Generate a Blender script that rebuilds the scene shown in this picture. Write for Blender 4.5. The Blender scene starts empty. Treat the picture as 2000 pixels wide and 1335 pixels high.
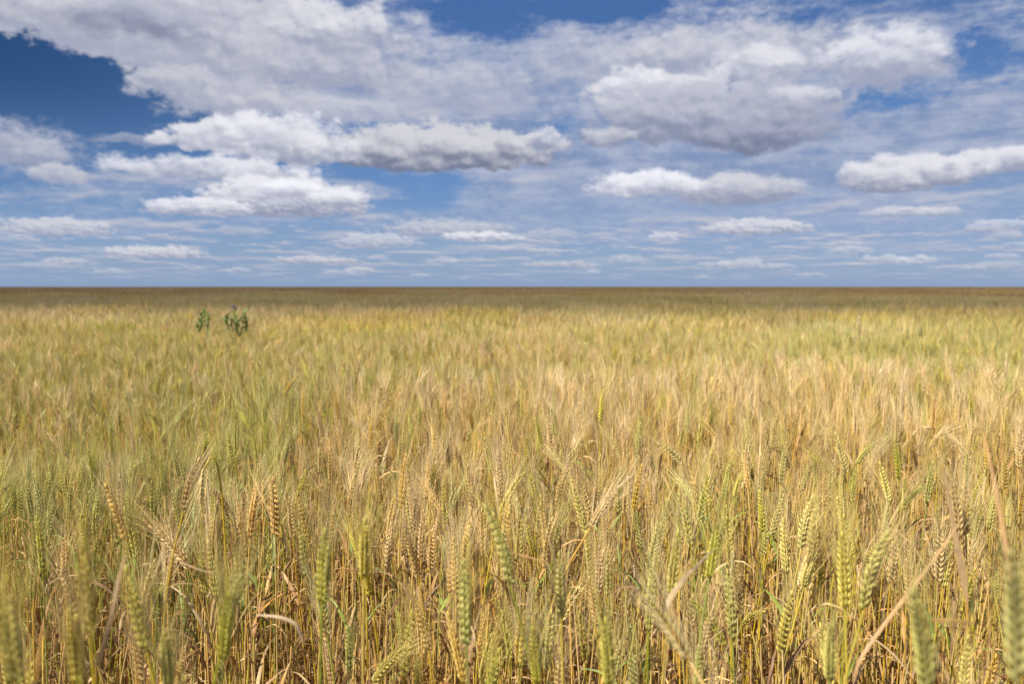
import bpy, math, random
import numpy as np

scene = bpy.context.scene
COL = scene.collection
rad = math.radians
random.seed(7)
rng = np.random.default_rng(7)

# ------------------------------------------------------------------ camera
CAM_Z = 1.31
cd = bpy.data.cameras.new("camera")
cam = bpy.data.objects.new("camera", cd)
COL.objects.link(cam)
cam.location = (0, 0, CAM_Z)
cam.rotation_euler = (rad(90 - 4.05), rad(0.0), 0)
cd.sensor_width = 36
cd.lens = 28
cd.clip_start = 0.05
cd.clip_end = 20000
cd.dof.use_dof = True
cd.dof.focus_distance = 1.75
cd.dof.aperture_fstop = 4.2
cd.dof.aperture_blades = 7
scene.camera = cam
scene.render.resolution_x, scene.render.resolution_y = 1024, 683

scene.view_settings.view_transform = 'Standard'
scene.view_settings.look = 'None'
scene.view_settings.gamma = 1
scene.view_settings.exposure = 0.84
scene.render.engine = 'CYCLES'
scene.cycles.max_bounces = 5
scene.cycles.diffuse_bounces = 2
scene.cycles.glossy_bounces = 2
scene.cycles.transmission_bounces = 3
scene.cycles.transparent_max_bounces = 6
scene.cycles.use_adaptive_sampling = True
scene.cycles.adaptive_threshold = 0.015
scene.cycles.use_denoising = True

# ------------------------------------------------------------------ sun
SUN_EL, SUN_AZ = 50.0, 232.0          # azimuth clockwise from +Y (view direction)
sx = math.sin(rad(SUN_AZ)) * math.cos(rad(SUN_EL))
sy = math.cos(rad(SUN_AZ)) * math.cos(rad(SUN_EL))
sz = math.sin(rad(SUN_EL))
sd = bpy.data.lights.new("sun", 'SUN')
sd.energy = 5.0
sd.angle = rad(0.53)
sd.color = (1.0, 0.925, 0.765)
sun = bpy.data.objects.new("sun", sd)
COL.objects.link(sun)
from mathutils import Vector
sun.rotation_euler = Vector((sx, sy, sz)).to_track_quat('Z', 'Y').to_euler()
sun.location = (sx * 50, sy * 50, sz * 50)

# ------------------------------------------------------------------ node helper
class S:
    """A shader socket with arithmetic."""
    nt = None
    def __init__(s, sock): s.k = sock
    @staticmethod
    def m(op, *a, clamp=False):
        n = S.nt.nodes.new('ShaderNodeMath'); n.operation = op; n.use_clamp = clamp
        for i, v in enumerate(a):
            if isinstance(v, S): S.nt.links.new(v.k, n.inputs[i])
            else: n.inputs[i].default_value = v
        return S(n.outputs[0])
    def __add__(s, o): return S.m('ADD', s, o)
    __radd__ = __add__
    def __sub__(s, o): return S.m('SUBTRACT', s, o)
    def __rsub__(s, o): return S.m('SUBTRACT', o, s)
    def __mul__(s, o): return S.m('MULTIPLY', s, o)
    __rmul__ = __mul__
    def __truediv__(s, o): return S.m('DIVIDE', s, o)
    def clamp(s): return S.m('ADD', s, 0.0, clamp=True)
    def max(s, o): return S.m('MAXIMUM', s, o)

def smooth(x, lo, hi, a=0.0, b=1.0):
    n = S.nt.nodes.new('ShaderNodeMapRange'); n.interpolation_type = 'SMOOTHSTEP'
    for i, v in enumerate((x, lo, hi, a, b)):
        if isinstance(v, S): S.nt.links.new(v.k, n.inputs[i])
        else: n.inputs[i].default_value = v
    return S(n.outputs[0])

def mixc(f, a, b, kind='MIX'):
    n = S.nt.nodes.new('ShaderNodeMix'); n.data_type = 'RGBA'; n.blend_type = kind
    for i, v in ((0, f), (6, a), (7, b)):
        if isinstance(v, S): S.nt.links.new(v.k, n.inputs[i])
        elif i == 0: n.inputs[0].default_value = v
        else: n.inputs[i].default_value = tuple(v) + (1.0,) if len(v) == 3 else v
    return S(n.outputs[2])

def comb(x, y, z=0.0):
    n = S.nt.nodes.new('ShaderNodeCombineXYZ')
    for i, v in enumerate((x, y, z)):
        if isinstance(v, S): S.nt.links.new(v.k, n.inputs[i])
        else: n.inputs[i].default_value = v
    return S(n.outputs[0])

def noise(vec, scale, detail=5.0, rough=0.55, lac=2.0, dist=0.0, color=False, dim='3D'):
    n = S.nt.nodes.new('ShaderNodeTexNoise'); n.noise_dimensions = dim
    if vec is not None: S.nt.links.new(vec.k, n.inputs['Vector'])
    n.inputs['Scale'].default_value = scale
    n.inputs['Detail'].default_value = detail
    n.inputs['Roughness'].default_value = rough
    n.inputs['Lacunarity'].default_value = lac
    n.inputs['Distortion'].default_value = dist
    if color:
        s = S.nt.nodes.new('ShaderNodeSeparateColor'); S.nt.links.new(n.outputs['Color'], s.inputs[0])
        return S(s.outputs[0]), S(s.outputs[1]), S(s.outputs[2])
    return S(n.outputs[0])

# ------------------------------------------------------------------ world: Nishita sky with clouds
# azimuth, elevation, half width, height above, height below (degrees), weight
VEIL = [
   (11.78, 11.18, 21.3, 7.72, 7.96, 1.2),
   (-12.75, 15.39, 13.49, 6.13, 4.93, 1.0),
   (1.81, 13.44, 10.7, 3.93, 4.11, 0.8),
   (17.67, 4.85, 25.23, 3.73, 3.11, 0.85),
   (-7.9, 12.65, 13.25, 3.61, 2.03, 0.8),
   (-20.27, 5.45, 10.52, 3.0, 2.71, 0.6),
   (-3.65, 4.36, 9.38, 1.79, 1.44, 0.5),
   (-30.79, 8.04, 3.75, 3.29, 1.83, 0.6),
   (31.01, 9.22, 7.99, 3.82, 3.94, 0.8),
   (28.05, 16.01, 7.27, 2.26, 3.51, 0.55),
   (-29.03, 3.5, 5.59, 1.58, 1.91, 0.5),
   (3.64, 7.21, 7.93, 2.11, 2.14, 0.55),
   (29.9, 2.53, 8.25, 1.88, 1.9, 0.2),
   (-29.02, 11.95, 5.8, 3.22, 2.56, -1.7),
   (-7.6, 6.99, 4.64, 1.57, 1.77, -0.95),
   (-2.15, 17.68, 3.94, 1.88, 1.93, -0.8),
   (6.43, 18.69, 5.3, 1.08, 0.94, -0.9),
   (3.62, 11.18, 3.24, 1.02, 0.96, -1.1),
   (29.5, 13.8, 1.64, 1.73, 1.76, -0.9),
   (24.73, 11.94, 3.87, 1.38, 1.4, -0.9),
   (-25.42, 8.76, 3.55, 0.95, 0.95, -0.6),
   (-5.37, 18.57, 2.13, 1.85, 1.9, -0.3),
]
# ... then top brightness, base brightness, edge softness, opacity, edge raggedness
CLOUDS = [(0.0, 2.56, 1.8, 0.26, 0.15, 0.67, 0.47, 0.5, 0.34, 0.8),
   (2.2, 2.37, 1.39, 0.35, 0.15, 0.66, 0.46, 0.5, 0.49, 0.8),
   (5.85, 0.91, 0.84, 0.22, 0.07, 0.75, 0.51, 0.5, 0.57, 0.8),
   (8.37, 1.74, 1.66, 0.42, 0.14, 0.67, 0.49, 0.5, 0.49, 0.8),
   (11.57, 1.86, 1.86, 0.32, 0.11, 0.66, 0.47, 0.5, 0.41, 0.8),
   (14.36, 1.42, 1.45, 0.25, 0.14, 0.75, 0.51, 0.5, 0.4, 0.8),
   (18.41, 1.21, 1.21, 0.25, 0.1, 0.74, 0.47, 0.5, 0.46, 0.8),
   (20.54, 0.69, 0.95, 0.21, 0.07, 0.72, 0.5, 0.5, 0.59, 0.8),
   (22.55, 2.7, 1.32, 0.27, 0.17, 0.75, 0.47, 0.5, 0.36, 0.8),
   (22.88, 2.19, 1.71, 0.44, 0.17, 0.72, 0.49, 0.5, 0.43, 0.8),
   (23.52, 1.34, 0.86, 0.16, 0.1, 0.7, 0.47, 0.5, 0.41, 0.8),
   (24.73, 1.59, 1.63, 0.47, 0.17, 0.74, 0.49, 0.5, 0.49, 0.8),
   (26.81, 1.57, 1.35, 0.37, 0.13, 0.75, 0.49, 0.5, 0.62, 0.8),
   (25.84, 4.58, 2.37, 0.49, 0.23, 0.74, 0.49, 0.5, 0.67, 0.8),
   (27.87, 4.56, 1.71, 0.35, 0.16, 0.71, 0.49, 0.5, 0.6, 0.8),
   (29.12, 1.05, 1.54, 0.25, 0.13, 0.68, 0.51, 0.5, 0.31, 0.8),
   (31.04, 1.1, 1.72, 0.41, 0.16, 0.65, 0.5, 0.5, 0.46, 0.8),
   (31.55, 1.71, 0.93, 0.3, 0.09, 0.7, 0.49, 0.5, 0.47, 0.8),
   (32.05, 2.47, 1.04, 0.17, 0.09, 0.76, 0.47, 0.5, 0.34, 0.8),
   (31.51, 2.95, 1.12, 0.41, 0.15, 0.66, 0.5, 0.5, 0.46, 0.8),
   (-16.76, 0.7, 1.04, 0.17, 0.11, 0.68, 0.5, 0.5, 0.33, 0.8),
   (-11.94, 0.79, 1.63, 0.36, 0.14, 0.71, 0.51, 0.5, 0.39, 0.8),
   (-10.87, 0.97, 1.24, 0.44, 0.11, 0.65, 0.47, 0.5, 0.71, 0.8),
   (-9.44, 1.87, 0.96, 0.2, 0.07, 0.71, 0.47, 0.5, 0.44, 0.8),
   (-2.38, 1.83, 0.54, 0.22, 0.07, 0.66, 0.49, 0.5, 0.41, 0.8),
   (-6.58, 0.69, 0.83, 0.19, 0.07, 0.72, 0.51, 0.5, 0.53, 0.8),
   (-30.49, 1.26, 1.38, 0.23, 0.13, 0.73, 0.52, 0.5, 0.28, 0.8),
   (-29.1, 1.44, 1.48, 0.31, 0.1, 0.67, 0.52, 0.5, 0.57, 0.8),
   (-21.97, 1.12, 1.24, 0.18, 0.1, 0.69, 0.52, 0.5, 0.4, 0.8),
   (-19.07, 0.97, 1.01, 0.27, 0.1, 0.74, 0.48, 0.5, 0.47, 0.8),
   (-26.54, 0.82, 1.24, 0.31, 0.1, 0.69, 0.47, 0.5, 0.48, 0.8),
   (7.66, 0.73, 1.07, 0.14, 0.07, 0.76, 0.48, 0.5, 0.28, 0.8),
   (13.34, 0.53, 0.8, 0.21, 0.07, 0.65, 0.47, 0.5, 0.57, 0.8),
   (16.08, 0.7, 0.93, 0.14, 0.07, 0.68, 0.48, 0.5, 0.29, 0.8),
   (-12.97, 1.6, 1.47, 0.34, 0.11, 0.76, 0.49, 0.5, 0.44, 0.8),
   (-15.72, 1.69, 0.95, 0.27, 0.11, 0.65, 0.46, 0.5, 0.46, 0.8),
   (0.0, 0.73, 1.27, 0.15, 0.07, 0.72, 0.47, 0.5, 0.28, 0.8),
   (-3.48, 0.55, 0.91, 0.15, 0.07, 0.7, 0.47, 0.5, 0.42, 0.8),
   (-30.79, 8.04, 4.02, 1.95, 1.06, 0.6, 0.46, 0.9, 0.65, 1.0),
   (-29.2, 6.78, 1.94, 0.87, 0.43, 0.64, 0.5, 0.6, 0.7, 1.0),
   (-25.4, 9.14, 3.26, 0.5, 0.28, 0.55, 0.5, 0.9, 0.5, 1.0),
   (-19.77, 12.84, 5.43, 2.35, 1.92, 0.62, 0.52, 0.5, 0.9, 1.0),
   (-22.8, 16.09, 10.63, 4.36, 2.28, 0.6, 0.54, 0.45, 0.97, 1.0),
   (-28.88, 15.89, 3.58, 1.69, 1.15, 0.64, 0.5, 0.8, 0.8, 1.0),
   (-24.89, 16.2, 6.79, 1.17, 1.01, 0.42, 0.36, 1.3, 0.85, 1.0),
   (-19.38, 15.37, 4.8, 0.92, 0.75, 0.46, 0.42, 1.3, 0.5, 1.0),
   (-20.59, 17.53, 3.77, 0.89, 0.6, 0.66, 0.5, 1.0, 0.6, 1.0),
   (-13.45, 14.71, 8.47, 2.84, 1.95, 0.6, 0.5, 0.7, 0.85, 1.0),
   (-12.04, 16.86, 5.15, 2.32, 1.59, 0.74, 0.5, 0.7, 0.9, 0.8),
   (-13.49, 11.93, 11.17, 0.99, 0.93, 0.62, 0.56, 0.9, 0.7, 0.8),
   (-3.61, 13.42, 6.81, 1.99, 2.03, 0.62, 0.56, 1.0, 0.6, 0.8),
   (6.82, 15.0, 6.02, 2.42, 1.65, 0.6, 0.55, 1.0, 0.6, 1.0),
   (14.79, 15.26, 8.7, 2.5, 2.25, 0.66, 0.52, 0.9, 0.75, 1.0),
   (24.96, 14.05, 4.44, 2.09, 1.83, 0.8, 0.52, 0.7, 0.85, 0.9),
   (17.47, 14.12, 4.91, 1.73, 1.28, 0.78, 0.55, 0.8, 0.8, 0.9),
   (10.72, 12.55, 5.74, 2.04, 1.0, 0.74, 0.52, 0.5, 0.9, 0.9),
   (8.6, 13.79, 2.12, 1.25, 0.83, 0.86, 0.6, 0.6, 0.8, 0.8),
   (14.19, 11.07, 8.8, 2.79, 1.61, 0.52, 0.4, 0.6, 0.85, 1.0),
   (16.57, 9.79, 4.99, 1.13, 1.0, 0.42, 0.34, 0.7, 0.85, 0.9),
   (19.46, 12.38, 2.41, 0.76, 0.45, 0.74, 0.55, 0.9, 0.7, 0.8),
   (6.5, 10.14, 2.08, 0.89, 0.62, 0.62, 0.42, 0.6, 0.85, 0.9),
   (2.18, 10.09, 1.74, 0.97, 0.69, 0.74, 0.46, 0.5, 0.85, 0.8),
   (-18.23, 9.37, 5.88, 1.64, 0.6, 0.76, 0.52, 0.4, 0.95, 0.9),
   (-5.43, 9.12, 8.58, 2.27, 1.19, 0.64, 0.34, 0.4, 0.97, 0.85),
   (-15.58, 9.0, 4.71, 2.5, 0.88, 0.78, 0.46, 0.5, 0.9, 0.9),
   (-17.56, 10.17, 2.96, 1.38, 0.66, 0.82, 0.6, 0.5, 0.8, 0.9),
   (15.63, 6.35, 4.72, 1.37, 0.89, 0.66, 0.44, 0.6, 0.85, 0.9),
   (9.74, 6.7, 4.59, 1.4, 0.56, 0.88, 0.52, 0.5, 0.92, 0.8),
   (31.08, 7.41, 3.47, 1.09, 0.55, 0.78, 0.48, 0.5, 0.9, 0.9),
   (26.07, 6.75, 4.4, 1.65, 0.77, 0.76, 0.42, 0.45, 0.95, 0.8),
   (-20.22, 7.45, 7.34, 1.12, 0.47, 0.8, 0.52, 0.6, 0.9, 1.0),
   (-15.65, 5.59, 5.9, 1.99, 0.97, 0.8, 0.44, 0.45, 0.95, 1.0),
   (-15.29, 6.42, 2.37, 0.82, 0.48, 0.9, 0.56, 0.5, 0.85, 0.9),
   (-12.21, 5.85, 2.09, 0.77, 0.49, 0.84, 0.5, 0.5, 0.85, 0.9),
   (-21.23, 5.01, 3.64, 0.87, 0.47, 0.82, 0.5, 0.5, 0.9, 0.9),
   (-18.69, 3.62, 1.8, 0.49, 0.24, 0.6, 0.5, 0.7, 0.43, 0.8),
   (-29.59, 3.42, 3.59, 0.88, 0.38, 0.68, 0.5, 0.7, 0.8, 0.9),
   (-31.51, 2.8, 1.23, 0.3, 0.22, 0.7, 0.5, 0.6, 0.35, 0.8),
   (-24.11, 2.0, 3.51, 0.66, 0.27, 0.7, 0.48, 0.6, 0.85, 0.8),
   (-9.79, 2.95, 3.01, 0.8, 0.36, 0.72, 0.48, 0.5, 0.58, 0.8),
   (-4.38, 3.81, 5.08, 1.01, 0.36, 0.64, 0.46, 0.7, 0.7, 0.9),
   (-2.19, 3.35, 3.28, 0.51, 0.22, 0.8, 0.5, 0.5, 0.9, 0.8),
   (-13.66, 1.71, 3.11, 0.42, 0.21, 0.66, 0.48, 0.6, 0.8, 0.8),
   (16.86, 3.76, 3.85, 0.86, 0.35, 0.72, 0.46, 0.5, 0.85, 0.8),
   (10.67, 3.23, 1.19, 0.64, 0.21, 0.76, 0.5, 0.5, 0.62, 0.8),
   (2.92, 3.46, 2.47, 0.61, 0.22, 0.64, 0.5, 0.7, 0.43, 0.8),
   (31.35, 3.58, 1.87, 0.49, 0.31, 0.82, 0.5, 0.4, 0.45, 0.8),
   (16.07, 1.34, 2.17, 0.54, 0.18, 0.68, 0.5, 0.6, 0.62, 0.8),
   (3.66, 1.46, 3.28, 0.33, 0.18, 0.62, 0.5, 0.7, 0.7, 0.8),
   (-4.75, 1.68, 1.64, 0.31, 0.18, 0.66, 0.5, 0.6, 0.47, 0.8),
]

def build_world():
    w = bpy.data.worlds.new("World"); scene.world = w; w.use_nodes = True
    nt = w.node_tree; S.nt = nt; N = nt.nodes; L = nt.links
    N.clear()
    sky = N.new('ShaderNodeTexSky'); sky.sky_type = 'NISHITA'; sky.sun_disc = False
    sky.sun_elevation = rad(SUN_EL); sky.sun_rotation = rad(SUN_AZ)
    sky.air_density = 1.0; sky.dust_density = 0.6; sky.ozone_density = 2.0; sky.altitude = 300
    tc = N.new('ShaderNodeTexCoord'); sep = N.new('ShaderNodeSeparateXYZ')
    L.new(tc.outputs['Generated'], sep.inputs[0])
    x, y, z = (S(o) for o in sep.outputs)
    X = S.m('ARCTAN2', x, y) * 57.2958
    Y = S.m('ARCSINE', z) * 57.2958
    Yc = Y.max(0.0)
    # turbulence: coarse high up, fine towards the horizon (perspective of the cloud deck)
    lowf = smooth(Yc, 1.5, 9.0)                      # 0 near horizon .. 1 high
    pv = comb(X, Y * 1.45, 3.0)
    ph = comb(X, Y * 2.3, 11.0)
    wr, wg, wb = noise(pv, 0.42, 6.0, 0.60, color=True)
    hr, hg, hb = noise(ph, 1.25, 4.0, 0.60, color=True)
    amp = smooth(Yc, 0.0, 12.0, 0.55, 3.0)
    mixn = lambda a, b: a * (1.0 - lowf) + b * lowf
    dX = (mixn(hr, wr) - 0.5) * amp * 1.2
    dY = (mixn(hg, wg) - 0.5) * amp * 0.62
    PX = X + dX; PY = Y + dY
    nb = mixn(hb, wb) - 0.5
    # relief of the billows: density here against density a little towards the sun
    def billow(x_, y_, sc, det):
        n = N.new('ShaderNodeTexVoronoi'); n.voronoi_dimensions = '2D'; n.feature = 'F1'
        L.new(comb(x_, y_).k, n.inputs['Vector'])
        n.inputs['Scale'].default_value = sc; n.inputs['Detail'].default_value = det
        n.inputs['Roughness'].default_value = 0.42; n.inputs['Lacunarity'].default_value = 2.3
        n.normalize = True
        return S(n.outputs['Distance'])
    bx = X + dX * 0.45; by = (Y + dY * 0.45) * 1.45
    va1 = billow(bx, by, 0.46, 2.6); va2 = billow(bx - (-0.22), by + 0.50, 0.46, 2.6)
    vb1 = billow(bx, by * 1.4, 1.5, 1.5); vb2 = billow(bx - (-0.09), by * 1.4 + 0.2, 1.5, 1.5)
    v1 = mixn(vb1, va1); v2 = mixn(vb2, va2)
    puff = 0.42 - v1
    relief = (v2 - v1) * 1.30 + nb * 0.45
    fine = mixn(hr, wg) - 0.5
    wisp = noise(comb(X, Y * 1.9, 21.0), 1.7, 6.0, 0.68, dist=0.3) - 0.5
    # --- clear sky, a little richer towards the upper left as in polarised light
    ramp = mixc(smooth(Yc, 0.0, 8.0), (2.15, 3.5, 6.0), (0.9, 2.35, 5.6))
    ramp = mixc(smooth(Yc, 6.0, 19.0), ramp, (0.40, 1.32, 4.0))
    clear = mixc(0.25, ramp, S(sky.outputs[0]))
    dark = (smooth(X, -4.0, -34.0) * smooth(Yc, 3.0, 14.0)) * 0.85
    clear = mixc(dark, clear, (0.14, 0.60, 1.75))
    # --- thin sheet
    F = None
    for (a, e, rx, rt, rb, wgt) in VEIL:
        ux = (PX - a) / rx
        dy = PY - e
        uy = dy.max(0.0) / rt + (dy * -1.0).max(0.0) / rb
        g = (1.15 - (ux * ux + uy * uy)).max(0.0) * wgt
        F = g if F is None else F + g
    streak = noise(comb(X * 0.22 + Y * 0.25, Y * 1.5 - X * .05, 2.0), 0.7, 5.0, 0.6) - 0.5
    F = F + nb * 1.5 + streak * 2.0 + wisp * 1.1
    va = smooth(F, -0.15, 1.15) * 0.86
    vt = smooth(streak * 1.7 + relief * 0.45 + nb * 1.1 + wisp * 0.5, -0.42, 0.45)
    vcol = mixc(vt, (2.5, 3.25, 5.2), (5.0, 5.4, 6.7))
    vcol = mixc(smooth(Yc, 9.0, 1.0), vcol, (3.0, 4.1, 6.3))
    out = mixc(va, clear, vcol)
    # --- rows of small fair weather clouds low down, and streaks above them
    q = S.m('LOGARITHM', Yc + 0.9, 2.718)
    for (kx, kq, lo, hi, y0, y1, y2, y3, op, z0) in ((0.13, 3.6, .47, .64, 1.5, 3.0, 9.5, 6.5, .50, 9.0), (0.34, 7.5, .475, .60, 0.05, 0.6, 5.5, 3.2, .62, 4.0)):
        a1 = noise(comb(X * kx + 3.1, q * kq, z0), 1.0, 6.0, 0.58, dist=.25)
        a2 = noise(comb(X * kx + 3.1 + .03, q * kq + 0.20, z0), 1.0, 6.0, 0.58, dist=.25)
        band = smooth(Yc, y0, y1) * smooth(Yc, y2, y3)
        sa = smooth(a1, lo, hi) * band * op
        scol = mixc(smooth(a1 - a2, -0.07, 0.11), (2.9, 3.7, 5.7), (6.7, 6.5, 6.9))
        out = mixc(sa, out, scol)
    # --- heaped clouds, far ones first
    def tone(v):
        t = min(1.0, max(0.0, (v - 0.2) / 0.5))
        return tuple(10 * v * c for c in ((0.78 + .20 * t), (0.91 + .07 * t), (1.38 - .33 * t)))
    g = bpy.data.node_groups.new("cloud", 'ShaderNodeTree')
    names = ['bg', 'PX', 'PY', 'rough', 'relief', 'a', 'e', 'rx', 'rt', 'rb', 'rag', 'soft', 'op', 'top', 'base']
    for nm in names:
        g.interface.new_socket(nm, in_out='INPUT', socket_type='NodeSocketColor' if nm in ('bg', 'top', 'base') else 'NodeSocketFloat')
    g.interface.new_socket('out', in_out='OUTPUT', socket_type='NodeSocketColor')
    gi = g.nodes.new('NodeGroupInput'); go = g.nodes.new('NodeGroupOutput')
    S.nt = g
    I = {nm: S(gi.outputs[nm]) for nm in names}
    ux = (I['PX'] - I['a']) / I['rx']
    dy = I['PY'] - I['e']
    uy = dy.max(0.0) / I['rt'] + (dy * -1.0).max(0.0) / I['rb']
    r = S.m('SQRT', ux * ux + uy * uy)
    dens = (1.0 - r) + I['rough'] * I['rag']
    al = smooth(dens, 0.0, I['soft']) * I['op']
    h = dy / I['rt']
    s = smooth(h * 0.80 + I['relief'], -0.42, 0.58)
    o_ = mixc(al, I['bg'], mixc(s, I['base'], I['top']))
    g.links.new(o_.k, go.inputs[0])
    S.nt = nt
    rough = nb * 0.65 + puff * 0.85 + fine * 0.35 + wisp * 0.48
    for (a, e, rx, rt, rb, top, base, soft, op, rag) in CLOUDS:
        gn = N.new('ShaderNodeGroup'); gn.node_tree = g
        for nm, v in (('bg', out), ('PX', PX), ('PY', PY), ('rough', rough), ('relief', relief)):
            L.new(v.k, gn.inputs[nm])
        for nm, v in (('a', a), ('e', e), ('rx', rx), ('rt', rt), ('rb', rb), ('rag', rag), ('soft', soft * 0.62), ('op', op)):
            gn.inputs[nm].default_value = v
        gn.inputs['top'].default_value = tone(top * 1.10) + (1,); gn.inputs['base'].default_value = tone(base * 1.15 - 0.15) + (1,)
        out = S(gn.outputs[0])
    # haze on the last degree
    out = mixc(smooth(Yc, 1.6, 0.0) * 0.45, out, (2.7, 3.8, 6.0))
    bg = N.new('ShaderNodeBackground'); L.new(out.k, bg.inputs[0]); bg.inputs[1].default_value = 0.0540
    o = N.new('ShaderNodeOutputWorld'); L.new(bg.outputs[0], o.inputs[0])
    w.cycles.sampling_method = 'NONE'
build_world()

# ------------------------------------------------------------------ materials (plain node set-ups reading the albedo attribute)
def straw_material(name, transl, rough, spec=0.35, var=0.28, bump=True):
    m = bpy.data.materials.new(name); m.use_nodes = True
    nt = m.node_tree; S.nt = nt; N = nt.nodes; L = nt.links; N.clear()
    at = N.new('ShaderNodeAttribute'); at.attribute_name = 'tone'
    oi = N.new('ShaderNodeObjectInfo')
    tc = N.new('ShaderNodeTexCoord')
    hs = N.new('ShaderNodeHueSaturation')
    L.new(at.outputs['Color'], hs.inputs['Color'])
    rnd = S(oi.outputs['Random'])
    fl = noise(S(tc.outputs['Object']), 60.0, 3.0, 0.6)
    L.new((rnd * var + (1.0 - var / 2) + (fl - 0.5) * 0.7).k, hs.inputs['Value'])
    r2 = S.m('FRACT', rnd * 17.3)
    L.new((r2 * 0.014 + 0.491).k, hs.inputs['Hue'])
    r3 = S.m('FRACT', rnd * 5.7)
    L.new((r3 * 0.3 + 0.84).k, hs.inputs['Saturation'])
    p = N.new('ShaderNodeBsdfPrincipled')
    p.inputs['Roughness'].default_value = rough
    p.inputs['Specular IOR Level'].default_value = spec
    L.new(hs.outputs[0], p.inputs['Base Color'])
    t = N.new('ShaderNodeBsdfTranslucent'); L.new(hs.outputs[0], t.inputs[0])
    mx = N.new('ShaderNodeMixShader'); mx.inputs[0].default_value = transl
    L.new(p.outputs[0], mx.inputs[1]); L.new(t.outputs[0], mx.inputs[2])
    o = N.new('ShaderNodeOutputMaterial'); L.new(mx.outputs[0], o.inputs[0])
    return m
M_EAR = straw_material("ear_husk", 0.10, 0.45)
M_STEM = straw_material("straw_stem", 0.05, 0.38, 0.5)
M_LEAF = straw_material("dry_leaf", 0.22, 0.5, 0.3)
M_AWN = straw_material("awn", 0.28, 0.35, 0.5, bump=False)
M_FAR = straw_material("distant_crop", 0.25, 0.5, 0.3)

# ------------------------------------------------------------------ mesh building
class MB:
    def __init__(s): s.v, s.f, s.c, s.n = [], [], [], 0
    def add(s, v, f, c):
        v = np.asarray(v, float).reshape(-1, 3)
        c = np.asarray(c, float)
        if c.ndim == 1: c = np.tile(c, (len(v), 1))
        s.v.append(v); s.c.append(c)
        s.f.extend(tuple(i + s.n for i in q) for q in f); s.n += len(v)
    def merge(s, o):
        if o.n: s.add(np.vstack(o.v), o.f, np.vstack(o.c))
    def arrays(s): return np.vstack(s.v), s.f, np.vstack(s.c)

def to_mesh(name, parts, smooth_=True):
    """parts: list of (MB, material)"""
    V, Fc, Cc, mi, n, mats = [], [], [], [], 0, []
    for mb, mat in parts:
        if not mb.n: continue
        v, f, c = mb.arrays()
        V.append(v); Cc.append(c); Fc.extend(tuple(i + n for i in q) for q in f)
        mi.extend([len(mats)] * len(f)); mats.append(mat); n += len(v)
    V = np.vstack(V); Cc = np.vstack(Cc)
    me = bpy.data.meshes.new(name)
    tot = np.array([len(q) for q in Fc], dtype=np.int32)
    loops = np.fromiter((i for q in Fc for i in q), dtype=np.int32)
    me.vertices.add(len(V)); me.vertices.foreach_set('co', V.astype(np.float32).ravel())
    me.loops.add(len(loops)); me.loops.foreach_set('vertex_index', loops)
    me.polygons.add(len(tot))
    me.polygons.foreach_set('loop_start', (np.cumsum(tot) - tot).astype(np.int32))
    me.polygons.foreach_set('material_index', np.array(mi, dtype=np.int32))
    me.polygons.foreach_set('use_smooth', np.full(len(tot), smooth_))
    for m in mats: me.materials.append(m)
    at = me.attributes.new('tone', 'FLOAT_COLOR', 'POINT')
    at.data.foreach_set('color', np.hstack([Cc, np.ones((len(V), 1))]).astype(np.float32).ravel())
    me.update(calc_edges=True)
    return me

def link(name, me, parent=None, loc=None):
    o = bpy.data.objects.new(name, me); COL.objects.link(o)
    if parent is not None: o.parent = parent
    if loc is not None: o.location = loc
    return o

def tag(o, label=None, cat=None, group=None, kind=None):
    if label: o['label'] = label
    if cat: o['category'] = cat
    if group: o['group'] = group
    if kind: o['kind'] = kind
    return o

def unit(v):
    v = np.asarray(v, float); return v / (np.linalg.norm(v) + 1e-9)

def frame(t):
    t = unit(t); a = np.array([0, 0, 1.]) if abs(t[2]) < .9 else np.array([1., 0, 0])
    u = unit(np.cross(a, t)); return u, np.cross(t, u)

def tube(mb, P, R, n, col, col2=None):
    P = np.asarray(P, float); k = len(P)
    T = np.gradient(P, axis=0); u, w = frame(T[0]); V = []
    for i in range(k):
        t = unit(T[i]); u = unit(u - t * np.dot(u, t)); w = np.cross(t, u)
        r = R[i] if hasattr(R, '__len__') else R
        for j in range(n):
            a = 2 * math.pi * j / n
            V.append(P[i] + (u * math.cos(a) + w * math.sin(a)) * r)
    f = [(i * n + j, i * n + (j + 1) % n, (i + 1) * n + (j + 1) % n, (i + 1) * n + j) for i in range(k - 1) for j in range(n)]
    if col2 is not None:
        tt = np.repeat(np.linspace(0, 1, k), n)[:, None]
        col = np.asarray(col) * (1 - tt) + np.asarray(col2) * tt
    mb.add(V, f, col)

def ribbon(mb, P, W, side, col, fold=0.0):
    """strip of width W along P, a shallow V in section when fold > 0; side: across direction per point"""
    P = np.asarray(P, float); k = len(P); T = np.gradient(P, axis=0); V = []
    for i in range(k):
        t = unit(T[i]); s_ = np.asarray(side[i]); s_ = unit(s_ - t * np.dot(s_, t)); nn = np.cross(t, s_)
        V += [P[i] - s_ * W[i] / 2, P[i] + nn * W[i] * fold, P[i] + s_ * W[i] / 2]
    f = []
    for i in range(k - 1):
        a = i * 3
        f += [(a, a + 1, a + 4, a + 3), (a + 1, a + 2, a + 5, a + 4)]
    c = np.asarray(col)
    if c.ndim == 2 and len(c) == k: c = np.repeat(c, 3, axis=0)
    mb.add(V, f, c)

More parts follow.
